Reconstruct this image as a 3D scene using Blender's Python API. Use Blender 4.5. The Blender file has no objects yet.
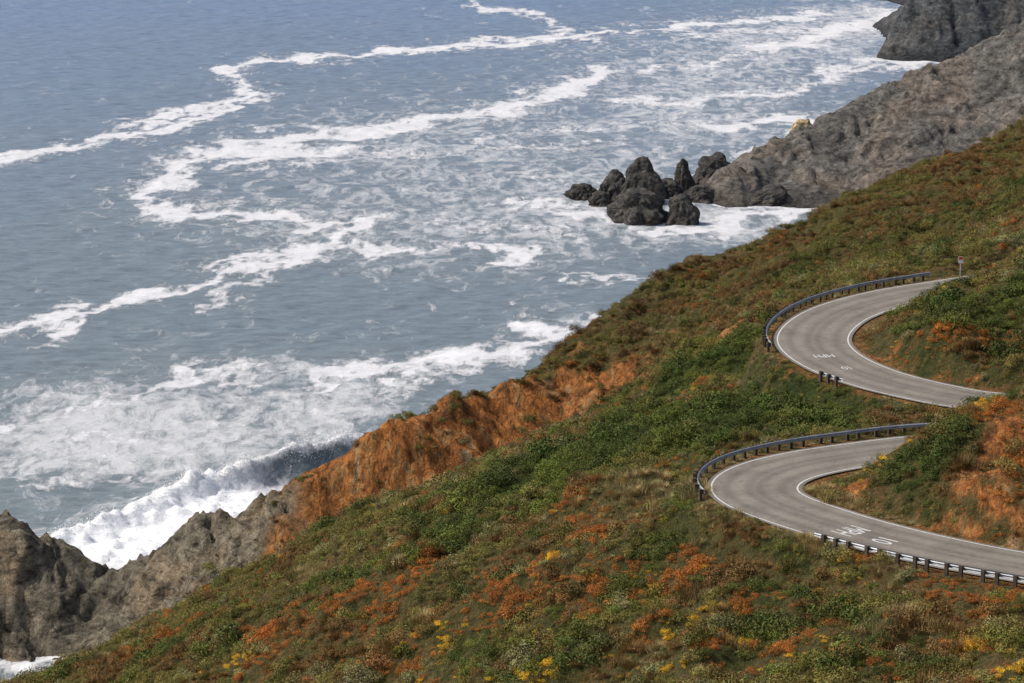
import bpy, math, random, bmesh
import numpy as np
from mathutils import Vector, noise as mn

random.seed(3); rng=np.random.default_rng(7)
scene=bpy.context.scene
CAMZ=130.0; TH=math.radians(12.5); F=3000.0
ct,st=math.cos(TH),math.sin(TH)
# ---- survey helpers: sight lines from the viewpoint -> places in the world
def PY(px,py,Y):
    a=(px-512)/F; b=(341.5-py)/F
    t=Y/(ct+b*st)
    return (t*a, Y, CAMZ+t*(-st+b*ct))
def PZ(px,py,z=0.0):
    a=(px-512)/F; b=(341.5-py)/F
    t=(z-CAMZ)/(-st+b*ct)
    return (t*a, t*(ct+b*st), z)

# ---------------- noise
_perm=np.random.default_rng(11).permutation(512)
_ang=np.random.default_rng(12).random(512)*2*np.pi
_gx,_gy=np.cos(_ang),np.sin(_ang)
def perlin(x,y,seed=0):
    x=np.asarray(x,float)+seed*17.31; y=np.asarray(y,float)+seed*9.77
    xi=np.floor(x).astype(int); yi=np.floor(y).astype(int)
    xf=x-xi; yf=y-yi
    u=xf*xf*xf*(xf*(xf*6-15)+10); v=yf*yf*yf*(yf*(yf*6-15)+10)
    def g(ix,iy,dx,dy):
        h=_perm[(_perm[(ix)&511]+iy)&511]
        return _gx[h]*dx+_gy[h]*dy
    n00=g(xi,yi,xf,yf); n10=g(xi+1,yi,xf-1,yf)
    n01=g(xi,yi+1,xf,yf-1); n11=g(xi+1,yi+1,xf-1,yf-1)
    return 1.5*((n00*(1-u)+n10*u)*(1-v)+(n01*(1-u)+n11*u)*v)
def fbm(x,y,o=4,seed=0):
    s=0;a=1;f=1
    for i in range(o):
        s=s+a*perlin(x*f,y*f,seed+i*3); a*=.5; f*=2.03
    return s
def ridged(x,y,o=4,seed=0):
    s=0;a=1;f=1
    for i in range(o):
        s=s+a*(1-2*np.abs(perlin(x*f,y*f,seed+i*3))); a*=.5; f*=2.03
    return s
def sstep(a,b,x):
    t=np.clip((x-a)/(b-a),0,1); return t*t*(3-2*t)

# ---------------- RBF
def make_rbf(P,c=6.0):
    P=np.array(P,float); XY=P[:,:2]; Z=P[:,2]; n=len(P)
    D=np.sqrt(((XY[:,None]-XY[None])**2).sum(-1)+c*c)
    A=np.zeros((n+3,n+3)); A[:n,:n]=D-np.eye(n)*0.15
    A[:n,n]=1;A[:n,n+1]=XY[:,0]/100;A[:n,n+2]=XY[:,1]/100
    A[n:,:n]=A[:n,n:].T
    w=np.linalg.solve(A,np.concatenate([Z,[0,0,0]]))
    def f(x,y):
        x=np.asarray(x,float);y=np.asarray(y,float);sh=x.shape
        x=x.ravel();y=y.ravel();out=np.empty(len(x))
        for s in range(0,len(x),20000):
            xs=x[s:s+20000];ys=y[s:s+20000]
            D=np.sqrt((xs[:,None]-XY[:,0])**2+(ys[:,None]-XY[:,1])**2+c*c)
            out[s:s+20000]=D@w[:n]+w[n]+w[n+1]*xs/100+w[n+2]*ys/100
        return out.reshape(sh)
    return f

# ---------------- road centre line (world, z=68)
RZ=68.0
def catmull(P,step=0.5):
    P=[np.array(p,float) for p in P]; out=[]
    P=[2*P[0]-P[1]]+P+[2*P[-1]-P[-2]]
    for i in range(1,len(P)-2):
        a,b,c,d=P[i-1:i+3]; n=max(2,int(np.linalg.norm(c-b)/step))
        for k in range(n):
            t=k/n
            out.append(.5*((2*b)+(-a+c)*t+(2*a-5*b+4*c-d)*t*t+(-a+3*b-3*c+d)*t**3))
    out.append(P[-2]); return np.array(out)
def smooth_path(C,it=30):
    C=C.copy()
    for _ in range(it):
        C[1:-1]=(C[:-2]+2*C[1:-1]+C[2:])/4
    return C
def rp(px,py): return PZ(px,py,RZ)[:2]
road_pts=[(120,176),(80,184),(52,196),rp(1024,567),rp(930,549),rp(860,532),rp(798,513),rp(762,499),rp(752,487),rp(768,473),
 rp(815,461),rp(870,453),rp(940,445),(45,240.5),(57,241),(65,243.5),(68,248),(64,252.5),(56,254),(48,254.5),rp(985,401.5),rp(930,392),rp(880,380),rp(838,364),rp(814,346),rp(816,330),
 rp(840,313),rp(885,299),rp(940,289),(58,313),(90,325),(130,332)]
ROAD=smooth_path(catmull(road_pts),24)
def road_dist(x,y,idx_out=False):
    x=np.asarray(x,float).ravel();y=np.asarray(y,float).ravel()
    R=ROAD[::2]; out=np.full(len(x),99.0)
    idx=np.where((y>165)&(y<345)&(x>0)&(x<140))[0]
    for s in range(0,len(idx),8000):
        ii=idx[s:s+8000]
        D=(x[ii][:,None]-R[:,0])**2+(y[ii][:,None]-R[:,1])**2
        out[ii]=np.sqrt(D.min(1))
    return out

# ---------------- main terrain control points
ctl=[(1024,683,179),(1000,630,193),(900,683,183),(900,620,196),(800,683,186),(800,600,203),(800,565,210),(650,683,195),
(650,600,212),(650,540,222),(500,683,207),(500,600,225),(500,530,245),(560,480,255),(640,500,235),(350,683,228),
(350,600,245),(350,565,262),(200,683,252),(200,628,275),(100,690,270),(100,662,290),(0,697,290),
(30,690,302),(150,628,303),(250,576,312),(330,542,318),(400,518,322),(460,495,325),(520,469,328),(580,438,334),(620,415,340),(680,383,348),(740,347,352),
(600,450,268),(660,430,272),(700,400,290),(740,380,300),(750,430,258),(800,420,258),(820,402,262),(720,450,243),(900,415,256),(960,412,252),
(290,545,377),(340,520,380),(390,500,382),(450,462,388),(520,430,396),(560,400,402),(560,375,408),(620,370,405),(700,345,385),(700,300,425),
(740,320,385),(800,300,365),(800,260,410),(900,250,400),(900,215,440),(1000,240,370),(1000,200,420),(1000,165,460),
(740,330,320),(800,290,330),(870,275,335),(940,265,335),(1000,258,335),
(1024,404,229),(1000,416,228.5),(1024,440,224.5),(1000,462,221.5),(1024,490,217),(1000,505,215),(950,442,227),(950,482,220),(900,461,228),(900,492,221),(880,488,223),
(900,345,271),(950,355,266.5),(1000,368,264),(1000,320,275),(1000,286,291),(1024,266,294),(940,305,288),(940,296,292),(900,320,282),(880,332,279),(1024,340,269)]
ctl+=[(0,600,394),(60,612,393),(100,622,388),(100,645,385),(150,620,378),(200,575,385),(230,600,372),(240,562,380)]
tops=[(270,501,385),(330,481,385),(375,440,388),(400,429,392),(450,405,397),(500,389,405),(560,349,420),(600,320,432),(640,296,440),
(720,271,450),(800,232,462),(850,207,470),(900,190,478),(960,164,488),(1024,132,500)]
rtops=[(0,524,402),(30,531,402),(60,550,404),(95,574,407),(125,585,408),(150,571,404),(200,532,400),(240,524,394)]
P=[PY(*c) for c in ctl]
for c in tops+rtops:
    q=PY(*c); P.append(q)
    k=1.0 if c in tops else 1.4
    P.append((q[0]-3,q[1]+max(6,q[2]*0.45*k),q[2]*0.45))
    P.append((q[0]-7,q[1]+max(12,q[2]*0.95*k),-4)); P.append((q[0]-14,q[1]+max(30,q[2]*2),-12))
P+=[(-65,389,-.5),(-57,389,-.3),(-64,383,-3),(-57,382,-2),(-50,380,0),(-70,375,-4),(-60,368,-4),(-60,350,-4),(-75,355,-5),(-45,350,2),(-34,348,9),(-22,348,15),(-12,352,19),(-6,354,24),(5,358,29),(12,362,35),
(-85,404,14),(-95,404,6),(-108,404,-6),(-90,382,-5),(-90,430,-7),
(0,0,127),(-40,0,112),(60,0,135),(0,60,105),(40,60,108),(0,100,87),(40,100,91),(0,140,73),(30,140,75),(-60,150,36),(-35,190,42),(-60,240,20),(-75,290,6),(-90,320,-6),(-110,250,-6),(-120,180,-4),(-140,100,0),(-160,0,0),(-100,60,30),
(45,170,70),(60,172,74),(60,120,88),(120,200,95),(120,280,92),(140,400,90),(170,500,88),(200,250,120),(250,400,120),(75,215,80),(85,250,84),(52,226,78),(78,295,82),(55,286,77),(100,450,64),(300,0,170),(350,300,150),(350,550,110),(120,560,10),(170,600,10),(60,540,-8),(-260,300,-15),(-250,600,-15),(0,620,-15)]
Hb=make_rbf(P,5.0)
def H(x,y,full=True):
    x=np.asarray(x,float);y=np.asarray(y,float)
    h=Hb(x,y); sh=h.shape
    d=road_dist(x,y).reshape(sh)
    w=1-sstep(4.7,7.2,d)
    fade=sstep(5.0,10,d)
    rock=rock_w(x,y,h)
    n=1.0*fbm(x/16,y/16,3,1)+1.2*fbm(x/6.5,y/6.5,2,5)+.5*np.abs(fbm(x/1.9,y/1.9,2,7))
    n=n+sstep(330,380,y)*1.3*fbm(x/28,y/28,2,9)
    rx=x+3*fbm(x/9,y/9,2,31); ry=y+3*fbm(x/9,y/9,2,37)
    rn=1.7*ridged((rx+ry*.4)/11,(ry-rx*.3)/16,3,21)+1.2*ridged(rx/3.6,ry/4.6,3,25)-2.1
    cl=sstep(345,365,y)*(1-sstep(398,425,y))*sstep(-40,-30,x)*(1-sstep(8,24,x))
    rc=np.maximum(rock,0.5*cl)
    h=h+fade*(n*(1-0.6*rc)+rn*rc)
    return h*(1-w)+(RZ-0.12)*w
def rock_w(x,y,h):
    a=sstep(345,362,y)*(1-sstep(-36,-26,x+6*fbm(x/8,y/8,2,40)))
    b=sstep(340,370,y)*(1-sstep(6,16,h+3*fbm(x/8,y/8,2,41)))
    c=(1-sstep(3,8,h))
    return np.clip(np.maximum(np.maximum(a,b),c),0,1)

def march(px,py):
    a=(px-512)/F; b=(341.5-py)/F
    Y=np.arange(160,520,1.0); t=Y/(ct+b*st); X=t*a; Z=CAMZ+t*(-st+b*ct)
    h=Hb(X,Y); k=np.where(h>=Z)[0]
    i=k[0] if len(k) else np.argmin(Z-h)
    return X[i],Y[i]
def blobs(lst,x,y,seed):
    wx=x+4*fbm(x/7,y/7,3,seed); wy=y+6*fbm(x/7,y/7,3,seed+5)
    s=np.zeros_like(x,float)
    for (px,py,r,k) in lst:
        cx,cy=march(px,py)
        s=np.maximum(s,k*np.exp(-(((wx-cx)/r)**2+((wy-cy)/(r*1.8))**2)))
    return s
SOIL=[(262,550,5,1),(285,535,6,1),(310,520,6,1),(340,505,6,1),(365,485,6,1),(400,470,6,1),(430,450,5,1),(440,470,6,1),(475,438,5,1),(510,422,5,1),(545,408,5,.85),(580,394,5,.8),(620,377,4,.75),(655,362,4,.75),(690,347,4,.8),(720,338,3,.75),
 (985,490,1.8,.9),(1008,470,2,.9),(960,528,1.3,.8),(845,492,2,.9),(835,483,1.6,.9),(866,350,2,.9),(888,364,1.6,.8),(1010,505,1.4,.8),(930,520,1.2,.8),(930,378,1.5,.8)]
LUSH=[(700,395,8,1),(680,430,9,1),(620,440,8,1),(560,470,9,1),(740,370,6,1),(750,420,7,1),(800,410,7,1),(860,395,5,1),(500,500,7,.8),(450,530,6,.7),(700,520,5,.6),(780,545,4,.7),(900,400,6,.9),(960,405,4,1),(1000,310,6,.7),(950,320,5,.7),(900,430,4,.8),(780,620,4,.6),(620,620,5,.5),(330,600,5,.5),(520,640,5,.4),(880,650,4,.5),(720,610,4,.5),(930,470,3,.7),(850,420,6,.9),(180,650,5,.5),(870,240,14,.4),(960,215,14,.4)]
RUST=[(280,640,5,1),(350,620,5,.9),(430,635,4,1),(490,615,5,.9),(600,585,4,1),(560,580,5,.8),(650,560,3,.9),(230,620,4,.8),(310,640,5,.9),(700,345,6,.9),(620,370,6,.9),(650,640,4,.8),(980,640,4,.9),(1010,350,3,.9),(940,340,4,.9),(1000,490,5,1),(960,480,4,.8),(800,250,14,.6),(900,225,16,.65),(980,180,14,.65),(700,300,12,.6),(560,365,8,.9),(870,600,3,.8),(940,610,4,.9),(990,440,4,1),(760,590,4,.7),(420,590,6,.7),(560,540,6,.6),(140,660,5,.7),(740,660,4,.8),(1010,600,4,.8),(680,580,4,.7),(820,640,4,.7)]
YEL=[(500,665,4,1),(540,670,4,1),(940,440,2.5,1),(965,430,2.5,1),(700,570,3,.9),(900,455,2.5,.9),(620,655,4,.95),(840,390,3,.8),(560,630,4,.9),(800,650,4,.95),(640,600,4,.8),(240,675,3,.8),(980,420,3,.95),(830,560,3,.8),(900,600,4,.9),(470,640,4,.95),(960,345,3,.85),(760,630,4,.85),(990,670,4,.8),(400,665,4,.8),(700,630,4,.8),(550,600,4,.7)]
STRAW=[(720,500,4,1),(660,490,4,.9),(760,520,3,1),(800,530,2.5,1),(600,520,5,.8),(780,378,3,.9),(640,330,8,.7),(560,350,6,.7),(440,580,5,.7),(980,600,3,.7),(890,590,3,.8),(730,480,3,1),(350,580,5,.6),(520,450,6,.5),(300,580,5,.6),(860,330,3,.6),(880,470,3,.7)]
def zones(x,y,h,d):
    soil=blobs(SOIL,x,y,60)
    cliff=sstep(.3,.62,soil+.18*fbm(x/2.2,y/3,2,66))
    rock=rock_w(x,y,h)
    verge=1-sstep(4.3,5.0,d+1.2*fbm(x/2,y/2,2,77))
    soil=np.clip(np.maximum(cliff*(1-rock*.8),verge*.5),0,1)
    return soil,rock,blobs(LUSH,x,y,61),blobs(RUST,x,y,62),blobs(YEL,x,y,63),blobs(STRAW,x,y,64)

# ---------------- materials
def mat(name):
    m=bpy.data.materials.new(name); m.use_nodes=True
    nt=m.node_tree; b=nt.nodes["Principled BSDF"]
    return m,nt,b
class N:
    def __init__(s,nt): s.nt=nt
    def new(s,t,**k):
        n=s.nt.nodes.new(t)
        for a,v in k.items(): setattr(n,a,v)
        return n
    def link(s,a,b): s.nt.links.new(a,b)
    def coord(s,scale=(1,1,1),rot=(0,0,0)):
        tc=s.new('ShaderNodeTexCoord'); mp=s.new('ShaderNodeMapping')
        mp.inputs['Scale'].default_value=scale; mp.inputs['Rotation'].default_value=rot
        s.link(tc.outputs['Object'],mp.inputs['Vector']); return mp.outputs['Vector']
    def noise(s,scale,detail=5,rough=.6,vec=None,dist=0):
        n=s.new('ShaderNodeTexNoise'); n.inputs['Scale'].default_value=scale
        n.inputs['Detail'].default_value=detail;n.inputs['Roughness'].default_value=rough;n.inputs['Distortion'].default_value=dist
        s.link(vec if vec else s.coord(),n.inputs['Vector']); return n.outputs['Fac']
    def ramp(s,f,stops,interp='LINEAR'):
        r=s.new('ShaderNodeValToRGB'); cr=r.color_ramp; cr.interpolation=interp
        while len(cr.elements)>1: cr.elements.remove(cr.elements[-1])
        for i,(p,c) in enumerate(stops):
            e=cr.elements[0] if i==0 else cr.elements.new(p)
            e.position=p; c=c if hasattr(c,'__len__') else (c,c,c); e.color=(*c,1)
        s.link(f,r.inputs['Fac']); return r.outputs['Color']
    def mix(s,f,a,b,mode='MIX'):
        m=s.new('ShaderNodeMix',data_type='RGBA',blend_type=mode)
        for sock,v in ((m.inputs[0],f),(m.inputs[6],a),(m.inputs[7],b)):
            if isinstance(v,(int,float)): sock.default_value=v
            elif isinstance(v,tuple): sock.default_value=(*v,1)
            else: s.link(v,sock)
        return m.outputs[2]
    def math(s,op,a,b=None,clamp=False):
        m=s.new('ShaderNodeMath',operation=op,use_clamp=clamp)
        for i,v in enumerate((a,b)):
            if v is None: continue
            if isinstance(v,(int,float)): m.inputs[i].default_value=v
            else: s.link(v,m.inputs[i])
        return m.outputs[0]
    def attr(s,name,typ='GEOMETRY'):
        a=s.new('ShaderNodeAttribute',attribute_type=typ,attribute_name=name); return a
    def bump(s,h,strength,dist,b):
        n=s.new('ShaderNodeBump'); n.inputs['Strength'].default_value=strength; n.inputs['Distance'].default_value=dist
        s.link(h,n.inputs['Height']); s.link(n.outputs[0],b.inputs['Normal']); return n

def rock_color(n,dark=1.0,tint=(1,1,1),sc=1.0):
    big=n.noise(.07*sc,4,.65,n.coord(),.6); fine=n.noise(.8*sc,6,.78,n.coord((1,1,1.4)),.5)
    sv=n.coord((.5,.25,1.5),(0.5,0.6,0.2)); strat=n.noise(.45*sc,6,.72,sv,1.2)
    def T(c): return tuple(c[i]*tint[i]*dark for i in range(3))
    c=n.ramp(big,[(.3,T((.15,.13,.095))),(.48,T((.26,.225,.16))),(.6,T((.33,.25,.16))),(.75,T((.20,.185,.135)))])
    c=n.mix(.9,c,n.ramp(fine,[(.36,.22),(.5,.9),(.68,1.6)]),'MULTIPLY')
    c=n.mix(.8,c,n.ramp(strat,[(.36,.3),(.5,1.0),(.66,1.45)]),'MULTIPLY')
    hb=n.math('ADD',n.math('MULTIPLY',fine,.8),strat)
    return c,hb

mt,nt,b=mat('scrub_ground'); n=N(nt)
z1=n.attr('zone'); sep=n.new('ShaderNodeSeparateColor'); n.link(z1.outputs['Color'],sep.inputs[0])
rockc,rh=rock_color(n,1.12)
g1=n.noise(.5,6,.75); g2=n.noise(3.5,4,.7)
veg=n.ramp(g1,[(.3,(.055,.06,.015)),(.45,(.10,.092,.028)),(.55,(.17,.12,.045)),(.66,(.22,.10,.03)),(.8,(.09,.092,.022))])
veg=n.mix(.7,veg,n.ramp(g2,[(.3,.35),(.5,1.0),(.72,1.7)]),'MULTIPLY')
lush=n.ramp(g1,[(.3,(.025,.042,.008)),(.6,(.07,.09,.02)),(.8,(.10,.11,.03))])
lush=n.mix(.7,lush,n.ramp(g2,[(.3,.4),(.5,1.0),(.7,1.5)]),'MULTIPLY')
veg=n.mix(sep.outputs[2],veg,lush)
sv=n.coord((1,.6,.35)); s1=n.noise(.28,6,.78,sv,.8); s2=n.noise(1.3,6,.78,sv,.6)
soil=n.ramp(s1,[(.32,(.14,.10,.045)),(.41,(.34,.14,.045)),(.5,(.56,.205,.055)),(.57,(.50,.26,.095)),(.64,(.42,.32,.19)),(.72,(.36,.14,.04))])
soil=n.mix(.95,soil,n.ramp(s2,[(.38,.25),(.5,.9),(.64,1.5)]),'MULTIPLY')
c=n.mix(sep.outputs[1],veg,soil); c=n.mix(sep.outputs[0],c,rockc)
n.link(c,b.inputs['Base Color']); b.inputs['Roughness'].default_value=.95; b.inputs['Specular IOR Level'].default_value=.15
n.bump(n.math('ADD',n.math('MULTIPLY',s2,1.4),rh),1.0,1.1,b)
M_ground=mt
def rockmat(name,dark,tint,bd=1.0,wet=False,sc=1.0):
    m,nt,b=mat(name); n=N(nt); c,h=rock_color(n,dark,tint,sc)
    if wet:
        tc=n.new('ShaderNodeNewGeometry'); sx=n.new('ShaderNodeSeparateXYZ'); n.link(tc.outputs['Position'],sx.inputs[0])
        w=n.ramp(n.math('DIVIDE',sx.outputs[2],14.0,True),[(0,.4),(.12,.6),(.3,1.0)])
        c=n.mix(1.0,c,w,'MULTIPLY')
    n.link(c,b.inputs['Base Color']); b.inputs['Roughness'].default_value=.85; b.inputs['Specular IOR Level'].default_value=.25
    n.bump(h,1.0,bd,b); return m
M_cliff=rockmat('grey_cliff_rock',.72,(.98,1.05,1.28),2.0,True,.6)  # bluish tint puts air haze into the rock colour
M_far=rockmat('distant_headland_rock',.48,(.85,1.05,1.5),2.5,True,.5)  # stronger blue: haze of the longer distance painted into the rock
M_stack=rockmat('sea_stack_rock',.33,(.95,1.03,1.25),.8)  # blue tint stands in for haze over the stacks

def grid(name,xs,ys,zf,material,attrs=None,smooth=True):
    X,Y=np.meshgrid(xs,ys); Z=zf(X,Y)
    ny,nx=X.shape
    v=np.stack([X,Y,Z],-1).reshape(-1,3)
    i=np.arange(nx*ny).reshape(ny,nx)
    f=np.stack([i[:-1,:-1],i[:-1,1:],i[1:,1:],i[1:,:-1]],-1).reshape(-1,4)
    me=bpy.data.meshes.new(name)
    me.vertices.add(len(v)); me.vertices.foreach_set('co',v.ravel())
    me.loops.add(f.size); me.loops.foreach_set('vertex_index',f.ravel())
    me.polygons.add(len(f)); me.polygons.foreach_set('loop_start',np.arange(0,f.size,4))
    me.update(calc_edges=True); me.validate()
    me.polygons.foreach_set('use_smooth',np.full(len(f),smooth))
    ob=bpy.data.objects.new(name,me); scene.collection.objects.link(ob); me.materials.append(material)
    if attrs:
        for k,arr in attrs(X,Y,Z).items():
            if arr.ndim==3:
                a=me.attributes.new(k,'FLOAT_COLOR','POINT'); a.data.foreach_set('color',arr.reshape(-1))
            else:
                a=me.attributes.new(k,'FLOAT','POINT'); a.data.foreach_set('value',arr.reshape(-1))
    return ob
def ax(*segs):
    out=[]
    for a,b_,s in segs: out+=list(np.arange(a,b_,s))
    return np.array(out+[segs[-1][1]])
xs=ax((-250,-76,6),(-76,90,.5),(90,160,2.5),(160,400,12)); ys=ax((-60,160,6),(160,345,.6),(345,430,.5),(430,480,1),(480,640,2.5))
def tattr(X,Y,Z):
    d=road_dist(X,Y).reshape(X.shape)
    soil,rock,lu,ru,ye,stw=zones(X,Y,Z,d)
    return {'zone':np.stack([rock,soil,np.clip(lu,0,1),np.ones_like(X)],-1)}
hill=grid('hillside_terrain',xs,ys,H,M_ground,tattr)

# ---------------- grey cliff headland + far headland
C2=[PY(*c) for c in [(716,183,752),(745,165,765),(770,150,775),(800,136,783),(850,112,795),(900,90,803),(950,73,810),(990,57,815),(1024,41,818),
 (900,170,750),(1024,120,750),(950,130,765),(850,160,760),(800,180,755),(760,190,750)]]
C2+=[(55,735,-3),(75,728,-4),(100,725,-3),(140,705,-2),(46,750,-4),(42,760,-6),(60,795,-6),(80,815,-6),(110,835,-6),(145,855,-6),(200,740,55),(200,820,60),(300,780,100),(300,700,60),(200,690,10),(300,870,40),(500,780,120),(500,900,60),(30,700,-12),(30,860,-12),(200,900,-8)]
r2=make_rbf(C2,8)
def H2(x,y):
    h=r2(x,y); k=sstep(-4,5,h)
    wx=x+6*fbm(x/20,y/20,2,80)
    return h+k*(2.2*ridged((wx*.9+y*.5)/15,(y-wx)/40,4,81)+1.0*ridged(wx/5,y/6,3,85)-1.6)
grid('rocky_headland',ax((30,160,.7),(160,520,10)),ax((690,840,.7),(840,920,5)),H2,M_cliff)
C3=[PY(*c) for c in [(887,45,1046),(896,28,1049),(907,8,1052)]]+[(152,1052,28),(145,1060,24),(170,1060,45),(160,1040,16),(250,1100,80),(400,1100,110),(126,1037,-3),(120,1040,-6),(125,1048,-4),(126.5,1056,-4),(129,1066,-4),(133,1078,-3),(138,1031,-3),(152,1028,-2),(170,1026,-2),(200,1010,0),(118,1060,-9),(122,1080,-9),(128,1100,-9),(150,1200,-6),(400,1000,20),(300,980,-3),(100,1000,-12),(600,1100,120),(600,1250,60),(95,1200,-12)]
r3=make_rbf(C3,3)
def H3(x,y):
    h=r3(x,y); k=sstep(-3,10,h)
    return h+k*(2.4*ridged((x+y*.2)/12,y/22,4,91)+1.2*ridged(x/4.5,y/5,3,95)-2.8)
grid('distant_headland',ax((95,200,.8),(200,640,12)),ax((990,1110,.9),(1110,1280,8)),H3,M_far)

# ---------------- sea stacks
def sea_rock(px,base,w,top,shape=1.0,seed=0,name='sea_stack',lean=0,material=None):
    x,y,_=PZ(px,base,0); s=y/F/ct
    rad=w*s/2; ht=(base-top)*s*0.95
    bm=bmesh.new(); bmesh.ops.create_icosphere(bm,subdivisions=5,radius=1)
    off=Vector((seed*7.3,seed*3.1,seed*1.7))
    for v in bm.verts:
        p=v.co.copy(); zz=max(p.z,0)
        hr=math.hypot(p.x,p.y)
        ux,uy=(p.x/hr,p.y/hr) if hr>1e-4 else (0,0)
        ph=math.asin(min(1,zz))/(math.pi/2)
        R=(1-ph)**(0.62*shape) if p.z>0 else 1.0
        zq=ph**.95 if p.z>0 else p.z
        q=Vector((ux*R,uy*R,zq))
        nse=mn.voronoi(q*1.5+off)[0]; d1=(nse[1]-nse[0])
        nse2=mn.voronoi(q*3.6+off)[0]; d2=(nse2[1]-nse2[0])
        n2=mn.fractal(q*2.2+off,1.0,2.1,4)
        k=1+.42*(d1-.35)+.18*(d2-.3)+.14*n2
        v.co=Vector((q.x*k*rad+lean*zq*rad,q.y*k*rad*.9,(zq*(1+.10*n2+.12*(d1-.3)))*ht if p.z>0 else p.z*2.0))
    me=bpy.data.meshes.new(name); bm.to_mesh(me); bm.free()
    me.materials.append(material or M_stack)
    ob=bpy.data.objects.new(name,me); ob.location=(x,y+rad*.6,0); scene.collection.objects.link(ob)
    return ob
for i,(px,ba,w,tp,sh,le) in enumerate([(583,200,36,184,.6,0),(614,203,42,169,.8,.1),(641,206,54,155,1.05,.1),(668,200,36,178,.6,0),(684,194,26,156,1.05,-.1),
   (718,190,58,153,.85,-.1),(640,225,66,189,.7,0),(682,225,40,192,.85,.1),(738,200,60,178,.6,.2),(702,204,40,186,.6,0),(765,207,60,188,.7,.3),(600,206,26,192,.6,0)]):
    sea_rock(px,ba,w,tp,sh,i+1,'sea_stack',le)
M_tan=rockmat('tan_rock',1.7,(1.1,.95,.75),.5)
sea_rock(803,143,26,119,.35,31,'tan_boulder',0,M_tan)

# ---------------- sea
def seg_dist(x,y,pts,ys=0.5):
    best=np.full(x.shape,1e9); par=np.zeros(x.shape); L=0
    tot=sum(math.hypot(b[0]-a[0],b[1]-a[1]) for a,b in zip(pts[:-1],pts[1:]))
    for a,b in zip(pts[:-1],pts[1:]):
        dx,dy=b[0]-a[0],(b[1]-a[1])*ys
        l2=dx*dx+dy*dy+1e-9
        t=np.clip(((x-a[0])*dx+(y-a[1])*ys*dy)/l2,0,1)
        d=np.hypot(x-a[0]-t*dx,(y-a[1])*ys-t*dy)
        m=d<best; best=np.where(m,d,best)
        l=math.hypot(b[0]-a[0],b[1]-a[1])
        par=np.where(m,(L+t*l)/tot,par); L+=l
    return best,par
LINES=[
 ([(-40,168),(0,160),(70,146),(130,136),(180,124),(225,108),(258,92),(240,80),(222,68),(270,61),(340,57),(430,47),(530,43),(600,32),(680,27),(760,20),(830,14)],2.7,.95),
 ([(130,124),(165,118),(205,108),(245,98)],2.8,.88),
 ([(530,43),(560,28),(540,16),(490,10),(470,4)],2.6,.72),
 ([(430,50),(500,38),(600,40)],2.4,.7),
 ([(205,150),(260,148),(330,134),(400,128),(450,118),(520,106),(560,92),(605,72)],4.4,.92),
 ([(205,150),(165,178),(130,196),(150,208),(210,210),(280,214),(330,222),(372,222),(350,236),(320,246)],3.8,.96),
 ([(130,196),(190,178),(260,160)],3.2,.78),([(240,165),(290,152),(360,146)],3.8,.78),([(250,175),(300,165),(350,160),(420,150)],2.5,.5),
 ([(320,246),(400,250),(470,252),(545,252)],2.0,.75),
 ([(340,215),(420,225),(500,222),(570,235)],2.0,.52),
 ([(320,246),(290,262),(230,272),(170,290),(110,305),(50,324),(-20,345)],1.9,.96),
 ([(200,300),(250,285),(300,250)],1.7,.6),([(215,262),(260,258),(300,250)],2.2,.82),
 ([(315,384),(370,374),(430,362),(480,352),(530,336),(575,326),(600,318)],2.1,1.0),
 ([(330,378),(400,370),(470,364),(520,352)],2.2,.7),([(360,392),(420,384),(480,372)],1.6,.5),
 ([(-20,425),(50,420),(110,400),(170,385),(250,370)],2.0,.78),
 ([(-20,432),(60,436),(140,432),(200,420)],1.9,.62),([(130,392),(200,382),(270,372)],1.9,.66),
 ([(70,455),(150,450),(240,440),(300,430),(380,405)],1.6,.48),([(280,405),(340,400),(420,392)],1.4,.42),
 ([(0,470),(80,470),(170,462),(250,455)],1.4,.48),([(0,495),(60,492),(120,488),(180,478)],1.5,.5),
 ([(620,100),(680,102),(740,92),(800,90)],3.4,.75),([(700,128),(760,122),(840,120)],3.4,.9),([(640,70),(690,68),(760,50),(830,45)],3,.7),
 ([(760,50),(800,42),(860,25),(900,10)],6,.95),([(560,278),(600,276),(640,279)],1.4,.6),([(560,212),(600,212),(640,230),(700,228),(760,215),(815,210)],2.4,.92),
 ([(500,208),(540,205),(570,200)],2.4,.72),([(480,140),(540,130),(620,125),(700,120)],2.6,.55),([(240,128),(300,125),(340,130)],2,.5),
 ([(380,160),(450,150),(540,150),(620,140)],2.6,.5),([(600,190),(560,180),(500,175)],2.4,.45),([(870,60),(900,62),(960,60),(990,58)],4,.95),([(820,75),(870,68),(950,64)],4,.68),
 ([(660,30),(720,34),(800,28)],3.5,.65),([(860,60),(830,75),(800,85)],4,.65),([(0,674),(40,664),(75,655)],1.6,1.2),([(700,240),(735,240),(750,238)],1.2,.5),([(720,170),(705,178),(690,186)],2.4,.8),([(830,118),(790,138),(750,160),(720,180)],3,.85)]
REG=[(780,45,45,70,.47),(700,110,35,60,.4),(520,160,60,70,.28),(620,210,30,35,.4),(740,215,22,18,.45),(350,150,50,60,.28),(430,245,40,30,.28),(120,440,28,22,.35),(230,400,25,25,.32),(400,390,18,18,.33),(30,450,18,22,.33),(200,455,25,10,.34),(880,20,30,60,.55),(600,60,60,80,.23),(330,400,12,15,.3),(250,220,40,25,.18),(90,410,25,15,.26),(560,320,10,14,.3)]
BR=[PZ(px,py,1.0)[:2] for px,py in [(20,552),(70,536),(130,518),(190,496),(240,482),(300,470),(345,458),(385,446),(430,431)]]
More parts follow.
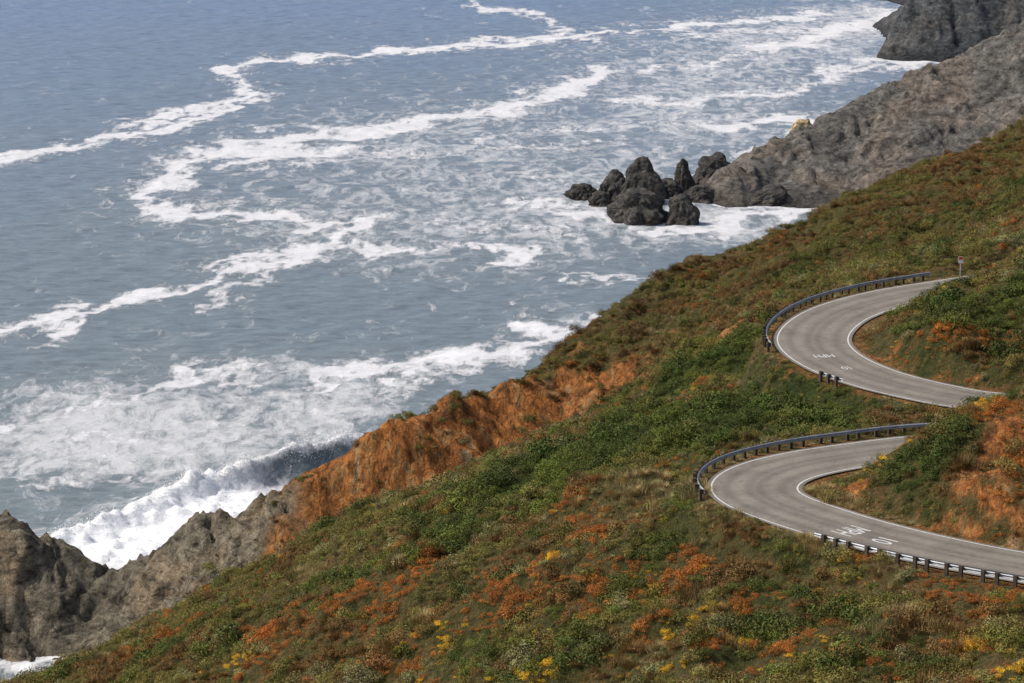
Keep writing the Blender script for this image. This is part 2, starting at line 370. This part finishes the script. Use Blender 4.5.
def breaker(x,y):
    wy=y+1.5*fbm(x/7,y/9,2,120)
    d,par=seg_dist(x,wy,BR,1.0)
    yb=np.interp(x,[p[0] for p in BR],[p[1] for p in BR])
    return np.where(wy>yb,d,-d),par
def surge(x,y,sd,par):
    return (1-sstep(.44,.66,par))*sstep(0,.06,par)*np.where(sd>0,np.exp(-(sd/2)**2),1-sstep(26,44,-sd))
def seaz(x,y):
    near=np.exp(-((np.abs(x)/900)**4))*np.exp(-((y-700)/1200)**4)
    z=.28*np.sin((y*.96+x*.28+9*fbm(x/60,y/60,2,101))/5.2)+.35*fbm(x/9,y/5,3,105)
    sd,par=breaker(x,y)
    hgt=np.interp(par,[0,.12,.4,.62,.8,.93,1],[.2,1.4,2.8,4.4,4.4,2.4,.2])*(1+.25*fbm(x/6,y/40,2,118))
    prof=np.where(sd>0,np.exp(-(sd/7)**2),np.exp(-(sd/2.6)**2))
    ww=surge(x,y,sd,par)
    lip=np.exp(-((sd)/1.2)**2)*sstep(.3,.5,par)*(.6*np.abs(fbm(x/1.8,y/1.8,3,119)))*2
    return near*(z+hgt*prof+lip+ww*(1.7*np.abs(fbm(x/4.5,y/4.5,4,110))+.6*np.abs(fbm(x/1.5,y/1.5,2,112))+.3))
def foam(X,Y,Z):
    f=np.zeros_like(X)
    wx=X+5.5*fbm(X/17,Y/30,3,130)+2.0*fbm(X/4,Y/7,3,133); wy=Y+14*fbm(X/17,Y/30,3,140)+6*fbm(X/4,Y/7,3,143)
    wmod=np.clip(1.05+.75*fbm(X/14,Y/25,3,150),.35,2)
    for pts,w,s in LINES:
        P_=[PZ(a,b_,0)[:2] for a,b_ in pts]
        d,_=seg_dist(wx,wy,P_,.42)
        f=np.maximum(f,s*np.exp(-(d/(w*1.1*wmod))**2)*np.clip(.78+.22*wmod,0,1.1))
        f=np.maximum(f,s*.46*np.exp(-(d/(w*2.8*wmod))**2))
    g=np.zeros_like(X)
    for px,py,rx,ry,s in REG:
        cx,cy,_=PZ(px,py,0)
        g=g+s*np.exp(-((wx-cx)/rx)**2-((wy-cy)/max(ry*1.76,8))**2)
    sd,par=breaker(X,Y)
    br=surge(X,Y,sd,par)*1.3
    crest=np.exp(-((sd-.2)/1.3)**2)*sstep(.3,.5,par)*(1-sstep(.9,1,par))*1.1
    foot=np.exp(-((sd+7)/2.2)**2)*sstep(.3,.5,par)*.8
    back=np.where(sd>0,np.exp(-(sd/22)**2),np.exp(-(sd/14)**2))*.3
    f=np.maximum(np.maximum(f,br),np.maximum(crest,foot))
    hb=Hb(X,Y); near=(Y<640)
    sh=np.where(near,np.exp(-((np.clip(-hb,0,99))/2.6)**2)*(hb<6),0)
    h2=r2(X,Y); m2=(X>25)&(Y>680)&(Y<930); sh2=np.where(m2,np.exp(-((np.clip(-h2,0,99))/1.8)**2),0)
    f=np.maximum(f,np.maximum(sh*.85,sh2*.8))
    return {'foam':f,'lace':np.clip(np.maximum(g,back),0,1)}
m,nt,b=mat('sea_water'); n=N(nt)
fa=n.attr('foam').outputs['Fac']; la=n.attr('lace').outputs['Fac']
v1=n.coord((1,.5,1),(0,0,.2)); nz=n.noise(.42,8,.78,v1,.6); nz2=n.noise(.12,6,.72,v1,1.5)
vo=n.new('ShaderNodeTexVoronoi',feature='DISTANCE_TO_EDGE'); vo.inputs['Scale'].default_value=.2
wv=n.new('ShaderNodeVectorMath',operation='ADD'); nv=n.new('ShaderNodeTexNoise'); nv.inputs['Scale'].default_value=.2; nv.inputs['Detail'].default_value=4
n.link(v1,nv.inputs['Vector']); sc=n.new('ShaderNodeVectorMath',operation='SCALE'); sc.inputs['Scale'].default_value=9.0
n.link(nv.outputs['Color'],sc.inputs[0]); n.link(v1,wv.inputs[0]); n.link(sc.outputs[0],wv.inputs[1]); n.link(wv.outputs[0],vo.inputs['Vector'])
edge=n.math('SUBTRACT',1.0,n.math('MULTIPLY',vo.outputs['Distance'],3.2),True)
t=n.math('ADD',n.math('MULTIPLY',fa,1.18),n.math('ADD',n.math('MULTIPLY',n.math('SUBTRACT',nz,.5),2.1),n.math('MULTIPLY',edge,.1)))
foamA=n.ramp(t,[(.38,0),(.56,.55),(.88,1)])
t2=n.math('ADD',n.math('ADD',n.math('MULTIPLY',la,.9),n.math('MULTIPLY',n.math('SUBTRACT',nz2,.5),2.2)),n.math('ADD',n.math('MULTIPLY',edge,.22),n.math('MULTIPLY',n.math('SUBTRACT',nz,.5),1.1)))
foamB=n.ramp(t2,[(.4,0),(.6,.32),(.95,.75)])
fm=n.math('MAXIMUM',foamA,foamB)
gp=n.new('ShaderNodeNewGeometry'); sx=n.new('ShaderNodeSeparateXYZ'); n.link(gp.outputs['Position'],sx.inputs[0])
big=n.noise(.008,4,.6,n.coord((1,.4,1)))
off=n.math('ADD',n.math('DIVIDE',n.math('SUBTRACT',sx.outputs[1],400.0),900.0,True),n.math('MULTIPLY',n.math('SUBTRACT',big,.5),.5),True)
wc=n.ramp(off,[(0,(.14,.17,.175)),(.35,(.14,.175,.20)),(1,(.135,.19,.285))])  # water colour from shore outwards, brightened to stand in for haze
gr=n.noise(.5,6,.74,n.coord((.35,1,1),(0,0,.15)))
wc=n.mix(.75,wc,n.ramp(gr,[(.32,.55),(.5,1.0),(.68,1.4)]),'MULTIPLY')
wc=n.mix(n.math('MULTIPLY',la,.4),wc,(.24,.26,.26))
fc=n.mix(nz,(.46,.46,.46),(.76,.75,.75))
fc=n.mix(n.math('MULTIPLY',n.math('SUBTRACT',fa,.95,True),3.0,True),fc,(.86,.86,.85))
n.link(n.mix(fm,wc,fc),b.inputs['Base Color'])
n.link(n.ramp(fm,[(0,.4),(1,.9)]),b.inputs['Roughness'])
n.link(n.ramp(fm,[(0,.45),(1,.1)]),b.inputs['Specular IOR Level'])
wb=n.noise(.45,6,.66,n.coord((.4,1,1),(0,0,.2)))
n.bump(n.math('ADD',wb,n.math('MULTIPLY',fm,.3)),.75,.9,b)
M_sea=m
geo=lambda a,b_,k:list(np.geomspace(a,b_,k))
xs=np.array([-v for v in geo(270,30000,14)][::-1]+list(np.arange(-260,-110,2))+list(np.arange(-110,20,.8))+list(np.arange(20,260,1.2))+geo(262,30000,14))
ys=np.array([-30000,-8000,-2000,-500,0,200,300,340]+list(np.arange(365,500,.7))+list(np.arange(500,800,1.4))+list(np.arange(800,1320,2.4))+geo(1330,40000,16))
sea=grid('sea',xs,ys,seaz,M_sea,foam)

# ---------------- spray thrown by the breaking wave
def spray():
    r=random.Random(5); vs=[];fs=[]
    pts=[]
    for k in range(9000):
        u=r.random()**.8*.8+.05; s=u*(len(BR)-1); i=int(s); f=s-i
        x=BR[i][0]*(1-f)+BR[i+1][0]*f; y=BR[i][1]*(1-f)+BR[i+1][1]*f
        y+=r.gauss(0,1.5); pts.append((x,y))
    X=np.array([p[0] for p in pts]);Y=np.array([p[1] for p in pts]); Z=seaz(X,Y)
    A=np.clip(fbm(X/5,Y/40,2,301)+.4,0,1.6)
    for x,y,z,a in zip(X,Y,Z,A):
        if a<=.05: continue
        z=z+abs(r.gauss(0,1.0))*a; s=r.uniform(.04,.13)
        d=[Vector((r.gauss(0,1),r.gauss(0,1),r.gauss(0,1))).normalized()*s for _ in range(3)]
        i=len(vs); c=Vector((x,y,z)); vs+= [c+d[0],c+d[1],c+d[2],c-d[0]*.6-d[1]*.4]; fs+=[(i,i+1,i+2),(i,i+2,i+3),(i,i+3,i+1),(i+1,i+3,i+2)]
    m,nt,b=mat('spray_white'); n=N(nt); n.link(n.ramp(n.noise(1,2,.5),[(0,.7),(1,.85)]),b.inputs['Base Color']); b.inputs['Roughness'].default_value=1
    me=bpy.data.meshes.new('wave_spray'); me.from_pydata([tuple(v) for v in vs],[],fs); me.materials.append(m)
    scene.collection.objects.link(bpy.data.objects.new('wave_spray',me))
spray()

# ---------------- road
def normals(C):
    T=np.gradient(C,axis=0); T/=np.linalg.norm(T,axis=1)[:,None]+1e-9
    return T,np.stack([-T[:,1],T[:,0]],1)
T_,Nn=normals(ROAD)
def ribbon(name,C,Nrm,o1,o2,z,material,cols=2,parent=None):
    vs=[];fs=[]
    for i in range(len(C)):
        for k in range(cols):
            o=o1+(o2-o1)*k/(cols-1); vs.append((C[i,0]+Nrm[i,0]*o,C[i,1]+Nrm[i,1]*o,z))
    for i in range(len(C)-1):
        for k in range(cols-1):
            a=i*cols+k; fs.append((a,a+cols,a+cols+1,a+1))
    me=bpy.data.meshes.new(name); me.from_pydata(vs,[],fs); me.materials.append(material); me.update()
    uv=me.attributes.new('across','FLOAT','POINT')
    uv.data.foreach_set('value',np.tile(np.linspace(o1,o2,cols),len(C)))
    ob=bpy.data.objects.new(name,me); scene.collection.objects.link(ob)
    if parent: ob.parent=parent
    return ob
m,nt,b=mat('asphalt'); n=N(nt)
a1=n.noise(.25,5,.6); a2=n.noise(14,3,.7); a3=n.noise(1.2,5,.65,n.coord((1,1,1)),1.5)
c=n.ramp(a1,[(.3,(.145,.124,.097)),(.6,(.205,.177,.14)),(.8,(.165,.143,.114))])
ac=n.math('ABSOLUTE',n.attr('across').outputs['Fac'])
tr=n.math('SINE',n.math('MULTIPLY',ac,3.6))
c=n.mix(.6,c,n.ramp(n.math('ADD',n.math('MULTIPLY',tr,.5),n.math('MULTIPLY',a3,.8)),[(.0,1.15),(.45,1.0),(.9,.68)]),'MULTIPLY')
c=n.mix(.5,c,n.ramp(a2,[(.3,.7),(.7,1.25)]),'MULTIPLY'); c=n.mix(.7,c,n.ramp(a3,[(.35,.62),(.5,1.0),(.7,1.12)]),'MULTIPLY')
n.link(c,b.inputs['Base Color']); b.inputs['Roughness'].default_value=.85; n.bump(a2,.3,.02,b); M_as=m
m,nt,b=mat('road_paint'); n=N(nt)
n.link(n.ramp(n.noise(5,5,.7),[(.3,(.32,.31,.28)),(.5,(.60,.59,.56)),(.8,(.74,.73,.71))]),b.inputs['Base Color']); b.inputs['Roughness'].default_value=.6; M_pt=m
road=ribbon('road',ROAD,Nn,-3.75,3.75,RZ,M_as,25)
ribbon('edge_line_a',ROAD,Nn,-3.42,-3.30,RZ+.006,M_pt,2,road)
ribbon('edge_line_b',ROAD,Nn,3.30,3.42,RZ+.006,M_pt,2,road)
def nearest(px,py):
    x,y=rp(px,py); return int(np.argmin((ROAD[:,0]-x)**2+(ROAD[:,1]-y)**2))
def road_text(txt,px,py,flip=1,name='speed_text',size=(2.3,2.4)):
    cu=bpy.data.curves.new(name,'FONT'); cu.body=txt; cu.align_x='CENTER'; cu.align_y='CENTER'; cu.size=1
    tmp=bpy.data.objects.new('tmp_text',cu); scene.collection.objects.link(tmp)
    bpy.context.view_layer.update()
    me=bpy.data.meshes.new_from_object(tmp.evaluated_get(bpy.context.evaluated_depsgraph_get()))
    bpy.data.objects.remove(tmp)
    co=np.array([v.co[:] for v in me.vertices]); w=np.ptp(co[:,0]); h=np.ptp(co[:,1])
    cx=(co[:,0].max()+co[:,0].min())/2; cy=(co[:,1].max()+co[:,1].min())/2
    i=nearest(px,py); T=T_[i]*flip; R=np.array([T[1],-T[0]])
    x,y=rp(px,py)
    for v,p in zip(me.vertices,co):
        a=(p[0]-cx)/w*size[0]; b_=(p[1]-cy)/h*size[1]
        v.co=(x+R[0]*a+T[0]*b_,y+R[1]*a+T[1]*b_,RZ+.01)
    me.materials.clear(); me.materials.append(M_pt)
    ob=bpy.data.objects.new(name,me); scene.collection.objects.link(ob); ob.parent=road
road_text('MPH',851,531,-1,'speed_text_mph',(2.3,2.0)); road_text('10',884,541,-1,'speed_text_number',(1.2,1.8))
road_text('MPH',824,356,-1,'speed_text_mph_far',(1.9,1.2)); road_text('10',846,368,-1,'speed_text_number_far',(.8,1.1))

# ---------------- guardrails
m,nt,b=mat('galvanised_steel'); n=N(nt); n.link(n.ramp(n.noise(2,4,.6),[(.3,(.24,.25,.26)),(.7,(.42,.43,.44))]),b.inputs['Base Color'])
b.inputs['Metallic'].default_value=.35; b.inputs['Roughness'].default_value=.55; M_st=m
m,nt,b=mat('weathered_post_wood'); n=N(nt); n.link(n.ramp(n.noise(3,4,.6),[(.3,(.035,.026,.018)),(.7,(.10,.075,.05))]),b.inputs['Base Color']); b.inputs['Roughness'].default_value=.9; M_wd=m
def guardrail(i0,i1,side,off=4.45,name='guardrail'):
    C=ROAD[i0:i1+1]+Nn[i0:i1+1]*side*off; T,Nr=normals(C); Nr=Nr*side
    emp=bpy.data.objects.new(name,None); scene.collection.objects.link(emp)
    prof=[(0,.42),(-.05,.45),(-.08,.50),(-.02,.56),(0,.585),(-.02,.61),(-.08,.67),(-.05,.72),(0,.75),(.012,.75),(-.038,.715),(-.066,.67),(-.008,.61),(.012,.585),(-.008,.56),(-.066,.50),(-.038,.455),(.012,.42)]
    vs=[];fs=[];k=len(prof)
    for i in range(len(C)):
        for o,h in prof: vs.append((C[i,0]+Nr[i,0]*o,C[i,1]+Nr[i,1]*o,RZ+h*1.05))
    for i in range(len(C)-1):
        for j in range(k):
            a=i*k+j; b_=i*k+(j+1)%k; fs.append((a,b_,b_+k,a+k))
    me=bpy.data.meshes.new('beam'); me.from_pydata(vs,[],fs); me.materials.append(M_st); me.update()
    o=bpy.data.objects.new('beam',me); scene.collection.objects.link(o); o.parent=emp
    vs=[];fs=[]
    def box(c,t,nr,a,bb,z0,z1):
        s=len(vs)
        for z in (z0,z1):
            for u,v in ((-a,-bb),(a,-bb),(a,bb),(-a,bb)): vs.append((c[0]+t[0]*u+nr[0]*v,c[1]+t[1]*u+nr[1]*v,z))
        fs.extend([(s,s+3,s+2,s+1),(s+4,s+5,s+6,s+7),(s,s+1,s+5,s+4),(s+1,s+2,s+6,s+5),(s+2,s+3,s+7,s+6),(s+3,s,s+4,s+7)])
    L=np.concatenate([[0],np.cumsum(np.linalg.norm(np.diff(C,axis=0),axis=1))])
    for s_ in np.arange(.3,L[-1],1.35):
        i=int(np.argmin(abs(L-s_))); c=C[i]; zt=random.uniform(.78,.84)
        box(c+Nr[i]*.09,T[i],Nr[i],.07,.075,RZ+.42,RZ+.76)
        box(c+Nr[i]*.275,T[i],Nr[i],.13,.11,RZ-1.4,RZ+zt)
    me=bpy.data.meshes.new('posts'); me.from_pydata(vs,[],fs); me.materials.append(M_wd); me.update()
    o=bpy.data.objects.new('posts',me); scene.collection.objects.link(o); o.parent=emp
RAILS=[(max(0,nearest(1024,567)-40),nearest(855,530)),(nearest(757,495),nearest(938,446)+8),(nearest(880,380),nearest(860,373)),(nearest(815,350),nearest(940,289)+6)]
for a_,b_ in RAILS: guardrail(a_,b_,1)

# ---------------- road sign
def sign():
    x,y,_=PZ(963,279,68); y+=2; z=float(H(np.array([x]),np.array([y]))[0])
    emp=bpy.data.objects.new('road_sign',None); scene.collection.objects.link(emp)
    def pm(name,col):
        m,nt,b=mat(name); n=N(nt); n.link(n.ramp(n.noise(6,3,.5),[(.3,tuple(c*.85 for c in col)),(.7,col)]),b.inputs['Base Color']); b.inputs['Roughness'].default_value=.5; return m
    def bx(name,c,s,m):
        bm=bmesh.new(); bmesh.ops.create_cube(bm,size=1)
        for v in bm.verts: v.co=Vector((v.co.x*s[0]+c[0],v.co.y*s[1]+c[1],v.co.z*s[2]+c[2]))
        bmesh.ops.bevel(bm,geom=bm.edges[:],offset=min(s)*.2,segments=1)
        me=bpy.data.meshes.new(name); bm.to_mesh(me); bm.free(); me.materials.append(m)
        o=bpy.data.objects.new(name,me); scene.collection.objects.link(o); o.parent=emp
    bx('post',(x,y,z+.9),(.09,.09,2.4),pm('post_paint',(.6,.6,.58)))
    bx('panel',(x,y-.07,z+1.8),(.5,.03,.72),pm('sign_white',(.78,.78,.76)))
    bx('stripe',(x,y-.095,z+1.98),(.42,.02,.3),pm('sign_red',(.65,.05,.02)))
sign()

# ---------------- vegetation
protos=bpy.data.collections.new('scrub_plant_types')
m,nt,b=mat('scrub_foliage'); n=N(nt)
ca=n.attr('col','INSTANCER').outputs['Color']
vv=n.noise(2.2,2,.6)
c=n.mix(.8,ca,n.ramp(vv,[(.3,.6),(.5,1.0),(.7,1.4)]),'MULTIPLY')
lt=n.attr('tint').outputs['Fac']
c=n.mix(n.math('MULTIPLY',n.math('GREATER_THAN',lt,.75),.55),c,(.17,.155,.045))
c=n.mix(n.math('MULTIPLY',n.math('LESS_THAN',lt,.12),.55),c,(.11,.06,.022))
n.link(c,b.inputs['Base Color']); b.inputs['Roughness'].default_value=.8; b.inputs['Specular IOR Level'].default_value=.2
M_fol=m
def proto(kind,idx):
    r=random.Random(100+idx*7); vs=[];fs=[]; tv=[]
    if kind=='shrub':
        lobes=[(r.uniform(-.55,.55),r.uniform(-.55,.55),r.uniform(.08,.4),r.uniform(.22,.5)) for _ in range(9)]+[(0,0,.15,.55)]
        for _ in range(720):
            lx,ly,lz,lr=r.choice(lobes)
            u=r.uniform(-.3,1); a=r.uniform(0,6.283); q=math.sqrt(1-u*u); rad=lr*r.uniform(.72,1.18)
            nr=Vector((q*math.cos(a),q*math.sin(a),u))
            p=Vector((lx,ly,lz))+nr*rad
            rn=(nr+Vector((r.gauss(0,.6),r.gauss(0,.6),r.gauss(0,.6)))).normalized()
            d1=rn.cross(Vector((r.gauss(0,1),r.gauss(0,1),r.gauss(0,1)))).normalized(); d2=rn.cross(d1)
            s=r.uniform(.03,.082); i=len(vs)
            vs.extend([p-d1*s,p+d2*s*.45,p+d1*s,p-d2*s*.45]); fs.append((i,i+1,i+2,i+3)); tv+=[r.random()]*4
    else:
        for _ in range(280):
            a=r.uniform(0,6.283); q=abs(r.gauss(0,.4)); p=Vector((q*math.cos(a),q*math.sin(a),-.1))
            a2=a+r.gauss(0,.6); h=r.uniform(.4,.9); ln=r.uniform(.1,.5); s=.02
            tip=p+Vector((math.cos(a2)*ln,math.sin(a2)*ln,h)); sd=Vector((-math.sin(a2),math.cos(a2),0))*s
            i=len(vs); vs.extend([p-sd,p+sd,tip]); fs.append((i,i+1,i+2)); tv+=[r.random()]*3
    me=bpy.data.meshes.new(f'{kind}_{idx}'); me.from_pydata([tuple(v) for v in vs],[],fs); me.materials.append(M_fol)
    a=me.attributes.new('tint','FLOAT','POINT'); a.data.foreach_set('value',tv)
    protos.objects.link(bpy.data.objects.new(f'{idx:02d}_{kind}',me))
for i in range(5): proto('shrub',i)
for i in range(5,7): proto('grass_tuft',i)
def scatter(name,x0,x1,y0,y1,dens,smin,smax,seed,edge=False,big=False):
    r=np.random.default_rng(seed)
    nn=int((x1-x0)*(y1-y0)*dens); x=r.uniform(x0,x1,nn); y=r.uniform(y0,y1,nn)
    k=np.abs(x)<.19*y+12; x=x[k];y=y[k]
    d=road_dist(x,y)
    if edge:
        k=(d>4.0)&(d<5.8); x,y,d=x[k],y[k],d[k]
    h=H(x,y)
    soil,rock,lu,ru,ye,sw=zones(x,y,h,d)
    keep=(h>4)&(r.random(len(x))<(1-.9*np.clip(soil,0,1)**.8))&(r.random(len(x))<1-.97*rock)
    tipz=(x<27)&(y<227)
    if big: keep&=(d>8)&(fbm(x/10,y/10,2,400)+.35*lu+.15>r.random(len(x))*.9)
    elif not edge: keep&=(d>5.2)
    else: keep=(fbm(x/3,y/3,2,333)+.55>r.random(len(x))*1.0)|tipz
    x,y,h,d,lu,ru,ye,sw,tipz=[q[keep] for q in (x,y,h,d,lu,ru,ye,sw,tipz)]
    N_=len(x)
    far=sstep(345,400,y)
    pal=np.array([(.050,.085,.012),(.12,.155,.022),(.20,.175,.042),(.25,.235,.10),(.46,.15,.028),(.22,.115,.04),(.46,.36,.17),(.85,.50,.03)])
    def nz(s,sd): return fbm(x/s,y/s,3,sd)
    W=np.stack([.02+1.5*lu+1.1*nz(9,201)+.10*far,.16+1.2*lu+1.0*nz(6,203),.70+.3*far+.9*nz(8,205)-.4*lu,.36+.9*nz(5,207)-.4*lu,
       .18+1.35*ru*(1-.4*far)+1.0*nz(7,209)-.55*lu,.48+.6*ru+.35*far+.95*nz(8,211)-.4*lu,.24+1.15*sw+.9*nz(6,213)-.3*lu,.0+1.1*ye+.9*nz(4,215)-.35*lu-.3*far],1)
    if edge: W[:,6]+=.7; W[:,0]-=.3
    if big: W[:,0]+=.45; W[:,1]+=.2; W[:,6]-=1; W[:,7]-=1; W[:,4]-=.35
    W+=r.gumbel(0,.15,W.shape)
    E=np.exp(W*3.5); E/=E.sum(1)[:,None]
    sp=W.argmax(1)
    col=(.80*pal[sp]+.20*(E@pal))
    col*= (1-.15*far)[:,None]
    col=col*r.uniform(.62,1.35,(N_,1))*r.uniform(.93,1.07,(N_,3))
    kind=np.where(np.isin(sp,[6]),r.integers(5,7,N_),r.integers(0,5,N_))
    kind=np.where((sp==5)&(r.random(N_)<.4),r.integers(5,7,N_),kind)
    sc=smin+(smax-smin)*r.random(N_)**1.8
    sc=sc*np.where(sp==0,1.2,1)*np.where(sp==7,.5,1)*np.where(sp==4,.7,1)*(1+.5*nz(6,220))
    sc=np.where(d<7,sc*.6,sc)
    if edge: sc=np.where(tipz,sc*2.3,sc)
    me=bpy.data.meshes.new(name); me.vertices.add(N_); me.vertices.foreach_set('co',np.stack([x,y,h-.06],1).ravel())
    a=me.attributes.new('col','FLOAT_COLOR','POINT'); a.data.foreach_set('color',np.concatenate([col,np.ones((N_,1))],1).ravel())
    a=me.attributes.new('kind','INT','POINT'); a.data.foreach_set('value',kind.astype(np.int32))
    a=me.attributes.new('rotv','FLOAT_VECTOR','POINT'); a.data.foreach_set('vector',np.stack([r.normal(0,.15,N_),r.normal(0,.15,N_),r.uniform(0,6.28,N_)],1).ravel())
    a=me.attributes.new('scl','FLOAT_VECTOR','POINT'); a.data.foreach_set('vector',np.stack([sc,sc,sc*r.uniform(.7,1.15,N_)],1).ravel())
    ob=bpy.data.objects.new(name,me); scene.collection.objects.link(ob)
    ng=bpy.data.node_groups.new(name+'_gn','GeometryNodeTree')
    ng.interface.new_socket('Geometry',in_out='INPUT',socket_type='NodeSocketGeometry'); ng.interface.new_socket('Geometry',in_out='OUTPUT',socket_type='NodeSocketGeometry')
    gi=ng.nodes.new('NodeGroupInput'); go=ng.nodes.new('NodeGroupOutput')
    ci=ng.nodes.new('GeometryNodeCollectionInfo'); ci.inputs['Collection'].default_value=protos; ci.inputs['Separate Children'].default_value=True; ci.inputs['Reset Children'].default_value=True
    ip=ng.nodes.new('GeometryNodeInstanceOnPoints'); ip.inputs['Pick Instance'].default_value=True
    def na(nm,t):
        q=ng.nodes.new('GeometryNodeInputNamedAttribute'); q.data_type=t; q.inputs['Name'].default_value=nm
        return [o for o in q.outputs if o.enabled and o.name=='Attribute'][0]
    L=ng.links.new
    L(gi.outputs[0],ip.inputs['Points']); L(ci.outputs[0],ip.inputs['Instance']); L(na('kind','INT'),ip.inputs['Instance Index'])
    L(na('rotv','FLOAT_VECTOR'),ip.inputs['Rotation']); L(na('scl','FLOAT_VECTOR'),ip.inputs['Scale']); L(ip.outputs[0],go.inputs[0])
    md=ob.modifiers.new('scatter','NODES'); md.node_group=ng
    print(name,N_)
scatter('coastal_scrub',-75,75,160,350,2.6,.32,1.15,1)
scatter('hillside_scrub',-60,110,350,520,1.4,.4,1.25,2)
scatter('verge_grass',8,60,195,320,5,.3,.7,3,True)
scatter('large_bushes',-75,80,160,400,.2,1.1,1.8,4,False,True)

# ---------------- light, world, camera
EL=math.radians(48); AZ=math.atan2(-.85,.1)
sd=Vector((math.sin(AZ)*math.cos(EL),math.cos(AZ)*math.cos(EL),math.sin(EL)))
sl=bpy.data.lights.new('sun','SUN'); sl.energy=3.3; sl.angle=math.radians(5); sl.color=(1,.96,.9)
so=bpy.data.objects.new('sun',sl); so.rotation_euler=(-sd).to_track_quat('-Z','Y').to_euler(); so.location=(0,0,300); scene.collection.objects.link(so)
w=bpy.data.worlds.new('World'); scene.world=w; w.use_nodes=True
bg=w.node_tree.nodes['Background']; sk=w.node_tree.nodes.new('ShaderNodeTexSky'); sk.sky_type='NISHITA'; sk.sun_disc=False
sk.sun_elevation=EL; sk.sun_rotation=AZ; sk.dust_density=3.5
w.node_tree.links.new(sk.outputs[0],bg.inputs[0]); bg.inputs[1].default_value=.15
cam=bpy.data.cameras.new('camera'); cam.sensor_width=36; cam.lens=36*F/1024; cam.clip_end=60000; cam.clip_start=1
co=bpy.data.objects.new('camera',cam); co.location=(0,0,CAMZ); co.rotation_euler=(math.pi/2-TH,0,0); scene.collection.objects.link(co)
scene.camera=co
scene.view_settings.view_transform='Standard'; scene.view_settings.look='None'; scene.view_settings.exposure=0
